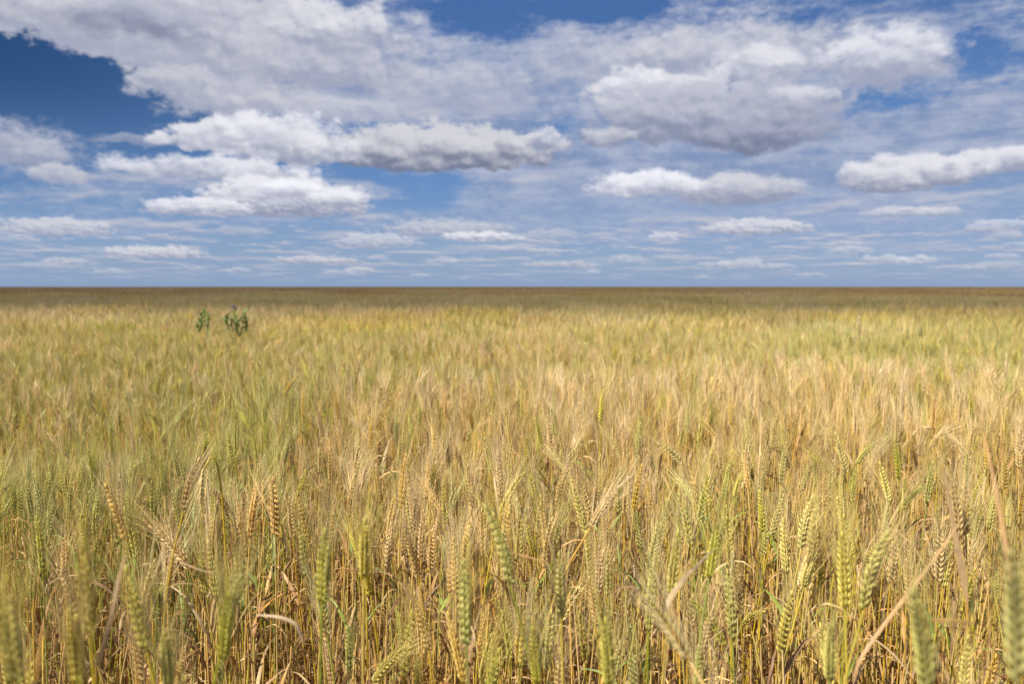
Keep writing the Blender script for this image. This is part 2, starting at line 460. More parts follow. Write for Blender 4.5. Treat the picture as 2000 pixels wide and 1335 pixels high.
# ripeness kinds, plus B for the shaded far crop: ear base, ear tip, awn, stem low, stem top
PAL = {
    'D': ((.24, .18, .085), (.44, .36, .19), (.42, .34, .20), (.40, .28, .10), (.42, .31, .12)),
    'G': ((.23, .25, .035), (.70, .64, .19), (.51, .47, .16), (.44, .32, .07), (.26, .31, .04)),
    'Y': ((.33, .31, .04), (.78, .67, .20), (.66, .54, .21), (.52, .34, .08), (.50, .40, .06)),
    'A': ((.46, .31, .06), (.84, .62, .22), (.74, .56, .28), (.48, .33, .09), (.54, .39, .08)),
    'T': ((.52, .34, .11), (.86, .65, .31), (.82, .63, .34), (.50, .33, .11), (.58, .38, .10)),
    'B': ((.38, .22, .08), (.48, .30, .13), (.48, .30, .14), (.38, .22, .08), (.40, .24, .08)),  # far band: part of the cloud shade is put into this brown
}

def centre(h, lean, bend, nod, L, n1=9, n2=12):
    """centreline in the xz plane: stem then ear; returns points, index where the ear begins"""
    ang = []; ds = []
    for i in range(n1): ang.append(lean + bend * (i / n1) ** 2); ds.append(h / n1)
    for i in range(n2): ang.append(lean + bend + nod * ((i + 1) / n2)); ds.append(L / n2)
    p = [np.zeros(3)]
    for a, d in zip(ang, ds): p.append(p[-1] + np.array([math.sin(a), 0, math.cos(a)]) * d)
    return np.array(p), n1

def floret(mb, o, d, side, ln, rd, c0, c1, n=5):
    prof = ((0.0, .35), (.22, .85), (.5, 1.0), (.78, .62), (1.0, .06))
    d = unit(d); u = unit(side - d * np.dot(side, d)); w = np.cross(d, u); V = []; C = []
    for t, r in prof:
        for j in range(n):
            a = 2 * math.pi * j / n
            V.append(o + d * ln * t + (u * math.cos(a) + w * 0.72 * math.sin(a)) * rd * r)
            C.append(np.asarray(c0) * (1 - t) + np.asarray(c1) * t)
    k = len(prof)
    f = [(i * n + j, i * n + (j + 1) % n, (i + 1) * n + (j + 1) % n, (i + 1) * n + j) for i in range(k - 1) for j in range(n)]
    mb.add(V, f, C)

def make_ear(P, kind, rg, lod, face):
    """P: ear centreline. Returns (husks, awns). face: rotation of the two-rowed ear about its axis"""
    ear, awn = MB(), MB()
    c0, c1, ca = (np.array(PAL[kind][i]) for i in (0, 1, 2))
    T = np.gradient(P, axis=0); Ls = np.concatenate([[0], np.cumsum(np.linalg.norm(np.diff(P, axis=0), axis=1))]); L = Ls[-1]
    at = lambda t: np.array([np.interp(t * L, Ls, P[:, k]) for k in range(3)])
    ta = lambda t: unit(np.array([np.interp(t * L, Ls, T[:, k]) for k in range(3)]))
    u0, w0 = frame(T[0]); ns = {0: 20, 1: 14}[lod]
    for i in range(ns):
        t = i / ns * 0.94; o = at(t); ax = ta(t)
        u = unit(u0 - ax * np.dot(u0, ax)); w = np.cross(ax, u)
        s_ = math.cos(face) * u + math.sin(face) * w; q = np.cross(ax, s_)
        sgn = 1 if i % 2 else -1
        size = (0.80 + 0.35 * math.sin(math.pi * min(1, t * 1.25 + .12)) - 0.30 * max(0, t - .65) / .3) * rg.uniform(.92, 1.08)
        tip_t = 0.35 + 0.65 * t
        ce = c0 * (1 - t * .35) + c1 * t * .35; ce = ce * rg.uniform(.88, 1.12)
        fl = ((0, 1.0), (-1, .86), (1, .86)) if lod == 0 else ((0, 1.3),)
        for (k, m) in fl:
            d = ax * 1.0 + s_ * sgn * (0.27 + .14 * rg.random()) + q * k * 0.34
            oo = o + s_ * sgn * 0.0016 + q * k * 0.0016
            floret(ear, oo, d, s_ * sgn if k == 0 else q, 0.0125 * size * m, (0.0018 if lod == 0 else 0.0020) * size, ce, c1 * rg.uniform(.9, 1.1), 5 if lod == 0 else 4)
            for _r in range(2 if lod == 1 else (0 if k == 0 and i % 3 else 1)):
                base = oo + unit(d) * 0.0105 * size
                la = rg.uniform(.065, .108) * (1.05 - .25 * t)
                sp = rg.uniform(.12, .42) * (1.15 - .5 * t)
                dd = unit(ax + s_ * sgn * sp * rg.uniform(.4, 1.1) + q * (k * sp * .7 + rg.uniform(-.28, .28)))
                sag = rg.uniform(-.10, .12); mid = base + dd * la * .5; end = base + unit(dd + ax * sag + np.array([0, 0, -.02])) * la
                wd = (.00031 if lod == 0 else .00066); sd_ = rg.normal(size=3)
                sd_ = unit(sd_ - dd * np.dot(sd_, dd)); cc = ca * rg.uniform(.8, 1.2)
                awn.add([base - sd_ * wd, base + sd_ * wd, mid - sd_ * wd * .8, mid + sd_ * wd * .8, end], [(0, 1, 3, 2), (2, 3, 4)], cc)
    floret(ear, at(.94), ta(1.0), w0, 0.012, 0.0022, c0, c1)
    return ear, awn

LEAFC = [(.38, .22, .09), (.46, .28, .12), (.26, .14, .055), (.56, .40, .20), (.40, .24, .08)]
def make_leaf(rg, base, az, ln, wid, col, droop, up):
    mb = MB(); n = 8; P = []; side = []; W = []
    p = np.array(base, float); a = up; tw = rg.uniform(-1.5, 1.5)
    for i in range(n):
        t = i / (n - 1); P.append(p.copy())
        cs = np.array([-math.sin(az), math.cos(az), 0]); d = np.array([math.cos(az) * math.sin(a), math.sin(az) * math.sin(a), math.cos(a)])
        nn = np.cross(cs, d); r = tw * t; side.append(cs * math.cos(r) + nn * math.sin(r))
        W.append(wid * (0.55 + .45 * math.sin(math.pi * min(1, t * 1.6 + .1))) * (1 - t ** 3 * .92))
        p = p + d * ln / n; a += droop / n * (1.6 if t > .35 else .5); az += rg.uniform(-.12, .12)
    c = np.array([np.array(col) * rg.uniform(.85, 1.15) for _ in range(n)])
    ribbon(mb, P, W, side, c, fold=0.12)
    return mb

def plant_parts(kind, seed, lod):
    """one wheat plant about 0.87 m to the base of its ear: dict of part name -> (MB, material)"""
    rg = np.random.default_rng(seed)
    L = rg.uniform(.078, .098); h = .80
    lean = rad(rg.normal(0, 2.2)); bend = rad(abs(rg.normal(0, 5))); nod = rad(abs(rg.normal(3, 7)))
    if seed % 7 == 3: bend += rad(25); nod += rad(25)
    P, k = centre(h, lean, bend, nod, L)
    ear, awn = make_ear(P[k:], kind, rg, lod, rg.uniform(0, math.pi))
    c = PAL[kind]; stem = MB()
    tube(stem, P[:k + 1], np.linspace(.0021, .0012, k + 1), 5 if lod == 0 else 3, c[3], c[4])
    leaves = []
    for i in range(4 if lod == 0 else 3):
        z = (.16, .33, .50, .66)[i] + rg.uniform(-.05, .05); j = np.interp(z, P[:k + 1, 2], np.arange(k + 1))
        b = [np.interp(j, np.arange(len(P)), P[:, q]) for q in range(3)]
        col = LEAFC[rg.integers(len(LEAFC))] if rg.random() > (.65 if kind == 'G' and i > 1 else .30 if kind == 'Y' and i > 2 else .0) else (.22, .28, .07)
        leaves.append(make_leaf(rg, b, rg.uniform(0, 6.28), rg.uniform(.12, .24), rg.uniform(.006, .011), col, rg.uniform(1.6, 3.2), rg.uniform(.25, .7)))
    return dict(stem=stem, ear=ear, awns=awn, leaves=leaves)

def bare_parts(seed):
    """earless tiller: straw and hanging dead leaves of the undergrowth"""
    rg = np.random.default_rng(seed); h = rg.uniform(.55, .78); st, lf = MB(), MB()
    P, k = centre(h, rad(rg.normal(0, 2.5)), rad(abs(rg.normal(0, 5))), 0, .02, 8, 2)
    cs = np.array([(.62, .40, .12), (.66, .46, .14), (.54, .34, .12), (.50, .42, .10)][rg.integers(4)])
    tube(st, P, np.linspace(.0021, .0011, len(P)), 4, cs * .9, cs)
    for i in range(4):
        z = rg.uniform(.06, h * .8); j = np.interp(z, P[:, 2], np.arange(len(P)))
        b = [np.interp(j, np.arange(len(P)), P[:, q]) for q in range(3)]
        lf.merge(make_leaf(rg, b, rg.uniform(0, 6.28), rg.uniform(.10, .26), rg.uniform(.005, .011), LEAFC[rg.integers(5)], rg.uniform(1.4, 3.4), rg.uniform(.10, .5)))
    return st, lf

def transform(mb, loc, rz, tilt, sc):
    v, f, c = mb.arrays()
    cx_, sx_ = math.cos(tilt), math.sin(tilt); v = v * sc
    v = np.stack([v[:, 0] * cx_ + v[:, 2] * sx_, v[:, 1], -v[:, 0] * sx_ + v[:, 2] * cx_], 1)
    cz_, sz_ = math.cos(rz), math.sin(rz)
    v = np.stack([v[:, 0] * cz_ - v[:, 1] * sz_, v[:, 0] * sz_ + v[:, 1] * cz_, v[:, 2]], 1) + np.array(loc)
    return v, f, c

def simple_plant(kind, rg, lod):
    """reduced wheat plant for the distance, z from 0.25 up"""
    mb = MB(); c0, c1, ca, cs, ct = (np.array(q) for q in PAL[kind])
    lean = rad(rg.normal(0, 4)); bend = rad(abs(rg.normal(0, 9))); nod = rad(abs(rg.normal(4, 12)))
    P, k = centre(.80, lean, bend, nod, .09, 4, 4)
    w = .0016 if lod == 2 else .003
    a = rg.uniform(0, math.pi); sd_ = np.array([math.cos(a), math.sin(a), 0])
    st = P[1:k + 1]
    ribbon(mb, st, [w * 2] * len(st), [sd_] * len(st), np.array([cs * (1 - i / 3) + ct * i / 3 for i in range(len(st))]))
    E = P[k:]; r = .0040 if lod == 2 else .0065
    prof = (.5, 1.0, .95, .8, .2)
    tube(mb, E, [r * q for q in prof], 4 if lod == 2 else 3, c0 * rg.uniform(.9, 1.1), c1)
    d = unit(E[-1] - E[-2]); na_ = 24 if lod == 2 else 8; wa = .0011 if lod == 2 else .0030
    u, w_ = frame(d)
    for i in range(na_):
        t = rg.uniform(.1, 1); b = E[0] * (1 - t) + E[-1] * t; an = rg.uniform(0, 6.28); sp = rg.uniform(.08, .42)
        dd = unit(d + (u * math.cos(an) + w_ * math.sin(an)) * sp); s2 = unit(np.cross(dd, rg.normal(size=3)))
        mb.add([b - s2 * wa / 2, b + s2 * wa / 2, b + dd * rg.uniform(.065, .11)], [(0, 1, 2)], ca * rg.uniform(.8, 1.2))
    if lod == 2:
        for i in range(2):
            lf = make_leaf(rg, P[1 + i] + (0, 0, rg.uniform(0, .15)), rg.uniform(0, 6.28), rg.uniform(.12, .22), .009, LEAFC[rg.integers(5)] if kind != 'G' or i == 0 else (.2, .26, .07), 2.4, .5)
            mb.merge(lf)
    return mb

# ------------------------------------------------------------------ field shape
def gz(x, y):
    r = np.hypot(x, y)
    return -np.clip((r - 240) ** 1.35 * .004, 0, 34) if np.isscalar(r) and r > 240 else (0.0 if np.isscalar(r) else np.where(r > 240, -np.clip(np.abs(r - 240) ** 1.35 * .004, 0, 34), 0.0))

_w = [(rng.normal(size=2), rng.uniform(0, 6.28)) for _ in range(24)]
def fbm(x, y, s):
    v = 0
    for i in range(12):
        (k, ph) = _w[i + (12 if s > 1 else 0)]; f = s * (1.0 + 0.45 * i)
        v = v + np.sin((k[0] * x + k[1] * y) * f + ph) / (1 + .25 * i)
    return v / 3.2

# ground: one sheet, dense near the camera, out to the horizon
def ground():
    rr = np.concatenate([[0], np.geomspace(.5, 9000, 70)]); na_ = 96; V = [(0, 0, 0)]; f = []
    for i, r in enumerate(rr[1:]):
        for j in range(na_):
            a = 2 * math.pi * j / na_; x, y = r * math.cos(a), r * math.sin(a)
            V.append((x, y, float(gz(x, y)) + (.02 * float(fbm(x, y, 2.0)) if r < 30 else 0)))
    for j in range(na_): f.append((0, 1 + j, 1 + (j + 1) % na_))
    for i in range(len(rr) - 2):
        for j in range(na_):
            a = 1 + i * na_; f.append((a + j, a + na_ + j, a + na_ + (j + 1) % na_, a + (j + 1) % na_))
    m = bpy.data.materials.new("soil"); m.use_nodes = True
    nt = m.node_tree; S.nt = nt; p = nt.nodes['Principled BSDF']; p.inputs['Roughness'].default_value = .95
    tc = nt.nodes.new('ShaderNodeTexCoord'); o = S(tc.outputs['Object'])
    a = noise(o, 6.0, 8.0, .65); b = noise(o, 0.02, 4.0, .5); c = noise(o, 90.0, 3.0, .6)
    col = mixc(smooth(a, .35, .65), (.06, .04, .025), (.17, .115, .065))
    col = mixc(smooth(c, .55, .62), col, (.42, .30, .16))
    col = mixc(smooth(b, .4, .6) * .5, col, (.20, .15, .08))
    nt.links.new(col.k, p.inputs['Base Color'])
    bu = nt.nodes.new('ShaderNodeBump'); bu.inputs['Strength'].default_value = .8; bu.inputs['Distance'].default_value = .02
    nt.links.new(a.k, bu.inputs['Height']); nt.links.new(bu.outputs[0], p.inputs['Normal'])
    me = bpy.data.meshes.new("ground"); me.from_pydata(V, [], f); me.materials.append(m)
    for q in me.polygons: q.use_smooth = True
    tag(link("ground", me), kind='structure')
ground()

# the cloud that shades the far part of the field: an unseen mesh out of view, placed and shaped for that shade
def shade_cloud():
    bm = bmesh_new = __import__('bmesh').new()
    __import__('bmesh').ops.create_icosphere(bm, subdivisions=6, radius=1.0)
    from mathutils import noise as mn
    alt = 520.0; k = alt / math.tan(rad(SUN_EL)) / math.hypot(sx, sy)
    cx_, cy_ = sx * k, sy * k                          # shadow of (cx, cy) falls on the origin
    for v in bm.verts:
        c = v.co; sgn = 1 if c.z > 0 else .25
        # square-ish plan so that the near edge of its shade runs across the field
        a = math.atan2(c.y, c.x); r = math.hypot(c.x, c.y)
        rx, ry = 560.0, 185.0
        f = (abs(math.cos(a)) ** 4 + abs(math.sin(a)) ** 4) ** -.25
        x, y = math.cos(a) * r * f * rx, math.sin(a) * r * f * ry
        n = mn.fractal(Vector((x, y, c.z * 90)) / 85.0, .9, 2.1, 5)
        e = mn.fractal(Vector((x, y, 9.0)) / 12.0, .9, 2.0, 3) * 1.3
        v.co = Vector((x + n * 3, y + n * 2 + e, c.z * 75 * sgn + abs(n) * 26 * sgn))
    me = bpy.data.meshes.new("cloud"); bm.to_mesh(me); bm.free()
    for q in me.polygons: q.use_smooth = True
    m = bpy.data.materials.new("cloud_vapour"); m.use_nodes = True; N = m.node_tree.nodes; L = m.node_tree.links; N.clear()
    d = N.new('ShaderNodeBsdfDiffuse'); d.inputs[0].default_value = (.85, .86, .88, 1)
    t = N.new('ShaderNodeBsdfTransparent'); mx = N.new('ShaderNodeMixShader'); mx.inputs[0].default_value = SHADE
    L.new(t.outputs[0], mx.inputs[1]); L.new(d.outputs[0], mx.inputs[2])
    o = N.new('ShaderNodeOutputMaterial'); L.new(mx.outputs[0], o.inputs[0]); me.materials.append(m)
    ob = link("cloud", me, loc=(cx_ + 20, cy_ + 10 + 185, alt))
    ob.rotation_euler.z = rad(-1.5)
    tag(ob, kind='structure')
SHADE = 0.42                                           # opacity of each of its two skins
shade_cloud()

# ------------------------------------------------------------------ wheat
HEROES = [  # kind, ear base, ear tip, foot offset, hooked, label
    ('D', (0.166, 0.717, 0.961), (0.135, 0.78, 0.997), 0.03, 0, 'tan blurred wheat ear leaning far over to the left at the bottom edge'),
    ('A', (-0.516, 1.228, 0.955), (-0.488, 1.224, 1.039), -0.01, 0, 'golden ear forming the left side of the inverted V of two ears'),
    ('A', (-0.477, 1.223, 1.028), (-0.474, 1.198, 0.961), 0.02, 1, 'golden ear hanging downward on a hooked stem, right side of the inverted V'),
    ('T', (0.12, 1.197, 0.94), (0.163, 1.201, 1.001), -0.03, 0, 'pale straw ear leaning right on a long yellow stem, middle of near rows'),
    ('A', (-0.917, 3.177, 0.872), (-0.866, 3.182, 0.946), -0.06, 0, 'small golden ear tilted right above the others at the edge of the green band'),
    ('A', (-1.29, 2.271, 0.819), (-1.338, 2.275, 0.881), 0.05, 0, 'golden ear tilted left against the dark green gap near the left edge'),
    ('G', (0.303, 0.561, 1.017), (0.282, 0.546, 1.093), 0.0, 0, 'large blurred green ear rising from the bottom edge near the lower right corner'),
    ('G', (0.318, 0.484, 1.062), (0.301, 0.47, 1.148), 0.0, 0, 'olive green blurred ear filling the right edge at the bottom corner'),
    ('Y', (-0.373, 0.58, 1.011), (-0.371, 0.566, 1.09), 0.0, 0, 'pale blurred ear on the left edge at the bottom corner'),
    ('Y', (-0.371, 0.658, 0.969), (-0.366, 0.643, 1.04), 0.0, 0, 'blurred straw green ear with brown tip, bottom left, shorter of a close pair'),
    ('Y', (-0.381, 0.699, 0.995), (-0.378, 0.685, 1.078), 0.0, 0, 'blurred yellow green ear, bottom left, taller of a close pair'),
    ('Y', (0.393, 0.915, 0.929), (0.386, 0.912, 1.019), 0.0, 0, 'sharp plump yellow green ear standing upright left of the long diagonal dry blade'),
    ('Y', (0.411, 0.906, 0.932), (0.434, 0.902, 1.025), -0.02, 0, 'sharp yellow green ear tilted right just behind the long diagonal dry blade'),
    ('T', (0.633, 1.107, 0.952), (0.613, 1.104, 1.044), 0.0, 0, 'pale pinkish ear beside a hanging dry leaf, left of a pair near the right edge'),
    ('T', (0.661, 1.137, 0.947), (0.653, 1.133, 1.026), 0.01, 0, 'tan upright ear, right of a pair near the right edge'),
    ('G', (-0.002, 0.878, 0.973), (-0.029, 0.875, 1.063), 0.03, 0, 'yellow green ear leaning left on a bright golden curved stem at the bottom centre'),
    ('Y', (0.06, 0.944, 0.907), (0.057, 0.939, 0.986), 0.0, 0, 'sharp yellow green upright ear right of the leaning one at the bottom centre'),
    ('G', (-0.047, 0.796, 0.94), (-0.049, 0.792, 1.028), 0.0, 0, 'long green upright ear left of the leaning one at the bottom centre'),
    ('G', (0.028, 0.832, 0.881), (0.022, 0.826, 0.942), 0.0, 0, 'green ear cut by the bottom edge, left of centre gap'),
    ('G', (0.098, 0.774, 0.909), (0.093, 0.768, 0.977), 0.0, 0, 'bright green ear cut by the bottom edge just right of the centre'),
    ('Y', (-0.385, 0.815, 0.925), (-0.401, 0.811, 1.015), 0.02, 0, 'slim yellow green ear leaning left on a green stem in the lower left'),
    ('G', (-0.283, 0.756, 0.944), (-0.274, 0.751, 1.01), 0.0, 0, 'blurred green ear, left of a forked pair in the lower left'),
    ('G', (-0.295, 0.797, 0.954), (-0.277, 0.791, 1.012), 0.0, 0, 'blurred green ear tilted right, right of a forked pair in the lower left'),
    ('G', (-0.319, 0.716, 0.939), (-0.318, 0.709, 0.991), 0.0, 0, 'bright green short ear cut by the bottom edge in the lower left'),
    ('Y', (0.472, 1.273, 0.881), (0.49, 1.279, 0.964), -0.02, 0, 'bright yellow ear tilted right above a gap of stems, lower right'),
    ('Y', (0.484, 1.288, 0.81), (0.501, 1.292, 0.865), -0.02, 0, 'smaller yellow ear tilted right below a bright yellow one, lower right'),
    ('G', (0.335, 0.813, 0.894), (0.332, 0.807, 0.953), 0.0, 0, 'pale green ear at the bottom edge left of the long diagonal blade'),
    ('Y', (-0.171, 0.898, 0.972), (-0.168, 0.893, 1.04), 0.0, 0, 'olive green upright ear left of the dark stem gap, lower middle'),
    ('Y', (0.189, 0.926, 0.94), (0.195, 0.922, 1.016), -0.01, 0, 'yellow green ear tilted right beside the broad dry leaf, lower middle'),
    ('G', (-0.2, 0.818, 0.975), (-0.195, 0.814, 1.053), 0.0, 0, 'grey green slightly blurred ear standing upright in the lower left middle'),
    ('G', (0.247, 0.977, 0.943), (0.257, 0.981, 1.007), -0.01, 0, 'green ear behind the upper end of the broad dry leaf'),
]
BLADES = [  # points, widths in mm, label
    ([(0.335, 0.755, 0.924), (0.339, 0.756, 0.946), (0.391, 0.78, 0.993), (0.448, 0.822, 1.026), (0.498, 0.864, 1.055)], [2, 3, 4, 3, 1], 'long dry leaf blade slanting up to the right across the near ears, lower right'),
    ([(0.177, 0.876, 0.942), (0.175, 0.877, 0.955), (0.203, 0.908, 0.972), (0.237, 0.949, 0.982), (0.258, 0.979, 0.984)], [1.5, 7, 5, 3, 1], 'short broad dry leaf blade slanting right in the lower middle'),
    ([(0.572, 0.974, 0.911), (0.567, 0.977, 0.946), (0.558, 0.98, 0.988), (0.55, 0.983, 1.033), (0.545, 0.986, 1.074)], [1, 9, 7, 4, 2], 'dry tan leaf hanging beside the pale pair of ears near the right edge'),
    ([(0.392, 0.604, 1.059), (0.387, 0.606, 1.09), (0.393, 0.628, 1.124), (0.398, 0.651, 1.157), (0.403, 0.673, 1.182)], [2.5, 3.5, 3, 2, 1], 'long thin blurred dry blade at the right edge'),
    ([(0.451, 0.901, 1.012), (0.473, 0.901, 1.01), (0.502, 0.911, 1.004), (0.535, 0.92, 0.997)], [1.5, 2, 2, 1.5], 'thin pale straw lying level across the near ears, lower right'),
    ([(-0.344, 0.639, 0.996), (-0.333, 0.642, 1.03), (-0.336, 0.664, 1.06), (-0.34, 0.685, 1.075)], [4, 3.5, 2.5, 1], 'blurred brown dry blade rising in the lower left'),
    ([(-0.003, 1.028, 0.96), (0.02, 1.027, 0.954), (0.047, 1.027, 0.946)], [2, 2, 1.5], 'thin pale broken straw lying across the stems, lower middle'),
    ([(-0.289, 0.876, 0.939), (-0.266, 0.876, 0.938), (-0.243, 0.875, 0.931), (-0.236, 0.874, 0.907)], [1.5, 3.5, 4, 1.5], 'pale curled dry leaf arching to the right in the lower left'),
    ([(-0.458, 1.076, 0.93), (-0.435, 1.075, 0.92), (-0.41, 1.075, 0.912)], [2, 2.5, 1.5], 'thin pale straw slanting across the stems in the left middle'),
    ([(0.42, 0.778, 0.976), (0.442, 0.778, 0.975), (0.465, 0.778, 0.972)], [2, 4, 2], 'tan straw lying level just right of the large green ear'),
]


KINDS = 'GYATB'
protos = {}                                            # (kind, variant, lod) -> parts
NV = 6
stuff_meshes = []                                      # order = instance index
index = {}
for ki, kd in enumerate('GYAT'):
    for v in range(NV):
        for lod in (0, 1):
            pp = plant_parts(kd, ki * 100 + v, lod)
            if lod == 0: protos[kd, v] = pp
            lf = MB()
            for l in pp['leaves']: lf.merge(l)
            index[kd, v, lod] = len(stuff_meshes)
            stuff_meshes.append(to_mesh("wheat", [(pp['stem'], M_STEM), (pp['ear'], M_EAR), (pp['awns'], M_AWN), (lf, M_LEAF)]))

bare_index = []
for v in range(10):
    st, lf = bare_parts(700 + v); bare_index.append(len(stuff_meshes))
    stuff_meshes.append(to_mesh("wheat", [(st, M_STEM), (lf, M_LEAF)]))

def patch(kind, size, dens, lod, seed):
    rg = np.random.default_rng(seed); V, Fc, C, n = [], [], [], 0
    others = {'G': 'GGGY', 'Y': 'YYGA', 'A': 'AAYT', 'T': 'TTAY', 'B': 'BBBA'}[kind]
    lib = {k: [simple_plant(k, rg, lod) for _ in range(8)] for k in set(others)}
    for _ in range(int(size * size * dens)):
        k = others[rg.integers(4)]; m = lib[k][rg.integers(8)]
        s = rg.normal(1.0, .045) if rg.random() > .3 else rg.uniform(.75, .95)
        v, f, c = transform(m, (rg.uniform(-.5, .5) * size, rg.uniform(-.5, .5) * size, 0), rg.uniform(0, 6.28), rg.normal(.03, .05), s)
        V.append(v); Fc.append((f, n)); C.append(c * rg.uniform(.8, 1.2)); n += len(v)
    mb = MB(); mb.v = V; mb.c = C; mb.n = n; mb.f = [tuple(i + o for i in q) for f, o in Fc for q in f]
    return to_mesh("wheat", [(mb, M_FAR)], False)
PN = {2: 3, 3: 3}
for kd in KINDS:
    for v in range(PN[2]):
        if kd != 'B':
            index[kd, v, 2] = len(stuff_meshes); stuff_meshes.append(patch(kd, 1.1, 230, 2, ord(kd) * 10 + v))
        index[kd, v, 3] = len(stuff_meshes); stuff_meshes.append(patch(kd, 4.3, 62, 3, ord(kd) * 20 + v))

def ripeness(x, y, rg):
    """which kind of plant grows here: bands of greener and riper crop across the field"""
    d = math.hypot(x, y); n = float(fbm(x, y, 1.6 / (1 + d * .12))) ; az = x / max(y, .2)
    if d < 1.25: w = [.40, .38, .16, .06] if n > -.3 else [.24, .38, .26, .12]
    elif d < 2.3 and az > .22: w = [.28, .40, .20, .12]
    elif d < 4.3 + az * 1.6 + n * .4:
        w = [.07, .24, .40, .29] if n < .5 else [.20, .38, .26, .16]
        if az < -.24 + n * .08 and 1.7 < d < 4.6: w = [.86, .12, .01, .01]
        if az > .0 and d > 2.6: w = [.05, .17, .30, .48]
    elif d < 11 and az > .35: w = [.62, .30, .06, .02]
    elif d < 9: w = [.38, .42, .12, .08] if n < .3 else [.16, .36, .30, .18]
    elif d < 15: w = [.10, .36, .32, .22] if n < .5 else [.10, .30, .35, .25]
    else: w = [.10, .35, .35, .20]
    return 'GYAT'[rg.choice(4, p=w)]

def crop_height(x, y):
    d = math.hypot(x, y); az = x / max(y, .2); e = 4.3 + az * 1.6 + .4 * float(fbm(x, y, 1.6 / (1 + d * .12)))
    h = .03 * float(fbm(x, y, 1.2)) + .025 * float(fbm(x, y, .4))
    h -= .075 * max(0, min(1, (d - e) / .5)) * max(0, min(1, (11 - d) / 4))     # shorter, greener stand behind the bearded one
    if az < -.28: h -= .13 * max(0, min(1, (-.28 - az) / .1)) * max(0, 1 - abs(d - 2.9) / 1.2)
    return h

pts, idx, rot, scl = [], [], [], []
def put(i, x, y, z, r, s): pts.append((x, y, z)); idx.append(i); rot.append(r); scl.append(s)

# near crop: plant by plant
near = []
R1, R2 = 3.2, 7.5
area = (-7.8, 7.8, .35, 7.6)
n = int((area[1] - area[0]) * (area[3] - area[2]) * 235)
X_ = rng.uniform(area[0], area[1], n); Y_ = rng.uniform(area[2], area[3], n)
CP, SP = math.cos(rad(4.05)), math.sin(rad(4.05))
def project(x, y, z):
    """picture position of a world point (2000 px wide), used only to rank plants by how large they show"""
    z -= CAM_Z; f = y * CP - z * SP; u = y * SP + z * CP
    return 1000 + 1556 * x / f, 667.5 - 1556 * u / f, f
hero_xy = [(0.5 * (h[1][0] + h[2][0]), 0.5 * (h[1][1] + h[2][1])) for h in HEROES]
for x, y in zip(X_, Y_):
    d = math.hypot(x, y)
    if d > R2 or abs(x) > .78 * y + 1.1: continue
    if d < .60 or (abs(x) < .75 * y + .05 and y < .62): continue
    if d < 3.0 and rng.random() < .20 + .36 * max(0, min(1, (1.9 - d) / 1.1)): continue
    tall = rng.random() < (.66 if d > 1.9 else .90)
    s = rng.normal(1.0, .035) if tall else rng.uniform(.74, .94)
    s *= 1.0 + crop_height(x, y)
    if d < 1.3: s *= .985
    if d < 1.3 and tall and any(abs(x / y - a / b) < .035 and d < math.hypot(a, b) + .02 for a, b in hero_xy):
        s *= .84
    kd = ripeness(x, y, rng)
    near.append((d, x, y, s, kd, int(rng.integers(NV)), rng.uniform(0, 6.28), rng.normal(0, .042), rng.normal(0.015, .042)))
near.sort()
for x, y in zip(rng.uniform(-3.8, 3.8, 9500), rng.uniform(.35, 3.9, 9500)):
    d = math.hypot(x, y)
    if d < .7 or d > 3.8 or abs(x) > .78 * y + .8: continue
    put(bare_index[int(rng.integers(10))], x, y, 0, (rng.normal(0, .07), rng.normal(0, .07), rng.uniform(0, 6.28)), rng.uniform(.85, 1.1))
N_IND = 300 - len(HEROES)
chosen, rest = [], []
for q in near:
    d, x, y, s, kd, v, rz, t1, t2 = q
    px, py, f = project(x, y, .84 * s)
    if len(chosen) < N_IND and 8 < px < 1992 and py < 1325 and s > .86: chosen.append(q)
    else: rest.append(q)
for d, x, y, s, kd, v, rz, t1, t2 in rest:
    put(index[kd, v, 0 if d < R1 else 1], x, y, 0, (t1, t2, rz), s)

# the nearest plants, each a thing with its parts
part_mesh = {}
for (kd, v), pp in protos.items():
    part_mesh[kd, v] = [('stem', to_mesh('stem', [(pp['stem'], M_STEM)])), ('ear', to_mesh('ear', [(pp['ear'], M_EAR)])),
                        ('awns', to_mesh('awns', [(pp['awns'], M_AWN)]))] + [('leaf', to_mesh('leaf', [(l, M_LEAF)])) for l in pp['leaves']]
def add_plant(meshes, loc, r, s, label, group='nearest wheat plants of the field'):
    root = bpy.data.objects.new('wheat_plant', None); COL.objects.link(root)
    root.empty_display_size = .05
    root.location = loc; root.rotation_euler = r; root.scale = (s, s, s)
    tag(root, label, 'wheat', group)
    ear = None
    for nm, me in meshes:
        o = bpy.data.objects.new(nm, me); COL.objects.link(o)
        o.parent = ear if nm == 'awns' else root
        if nm == 'ear': ear = o
    return root
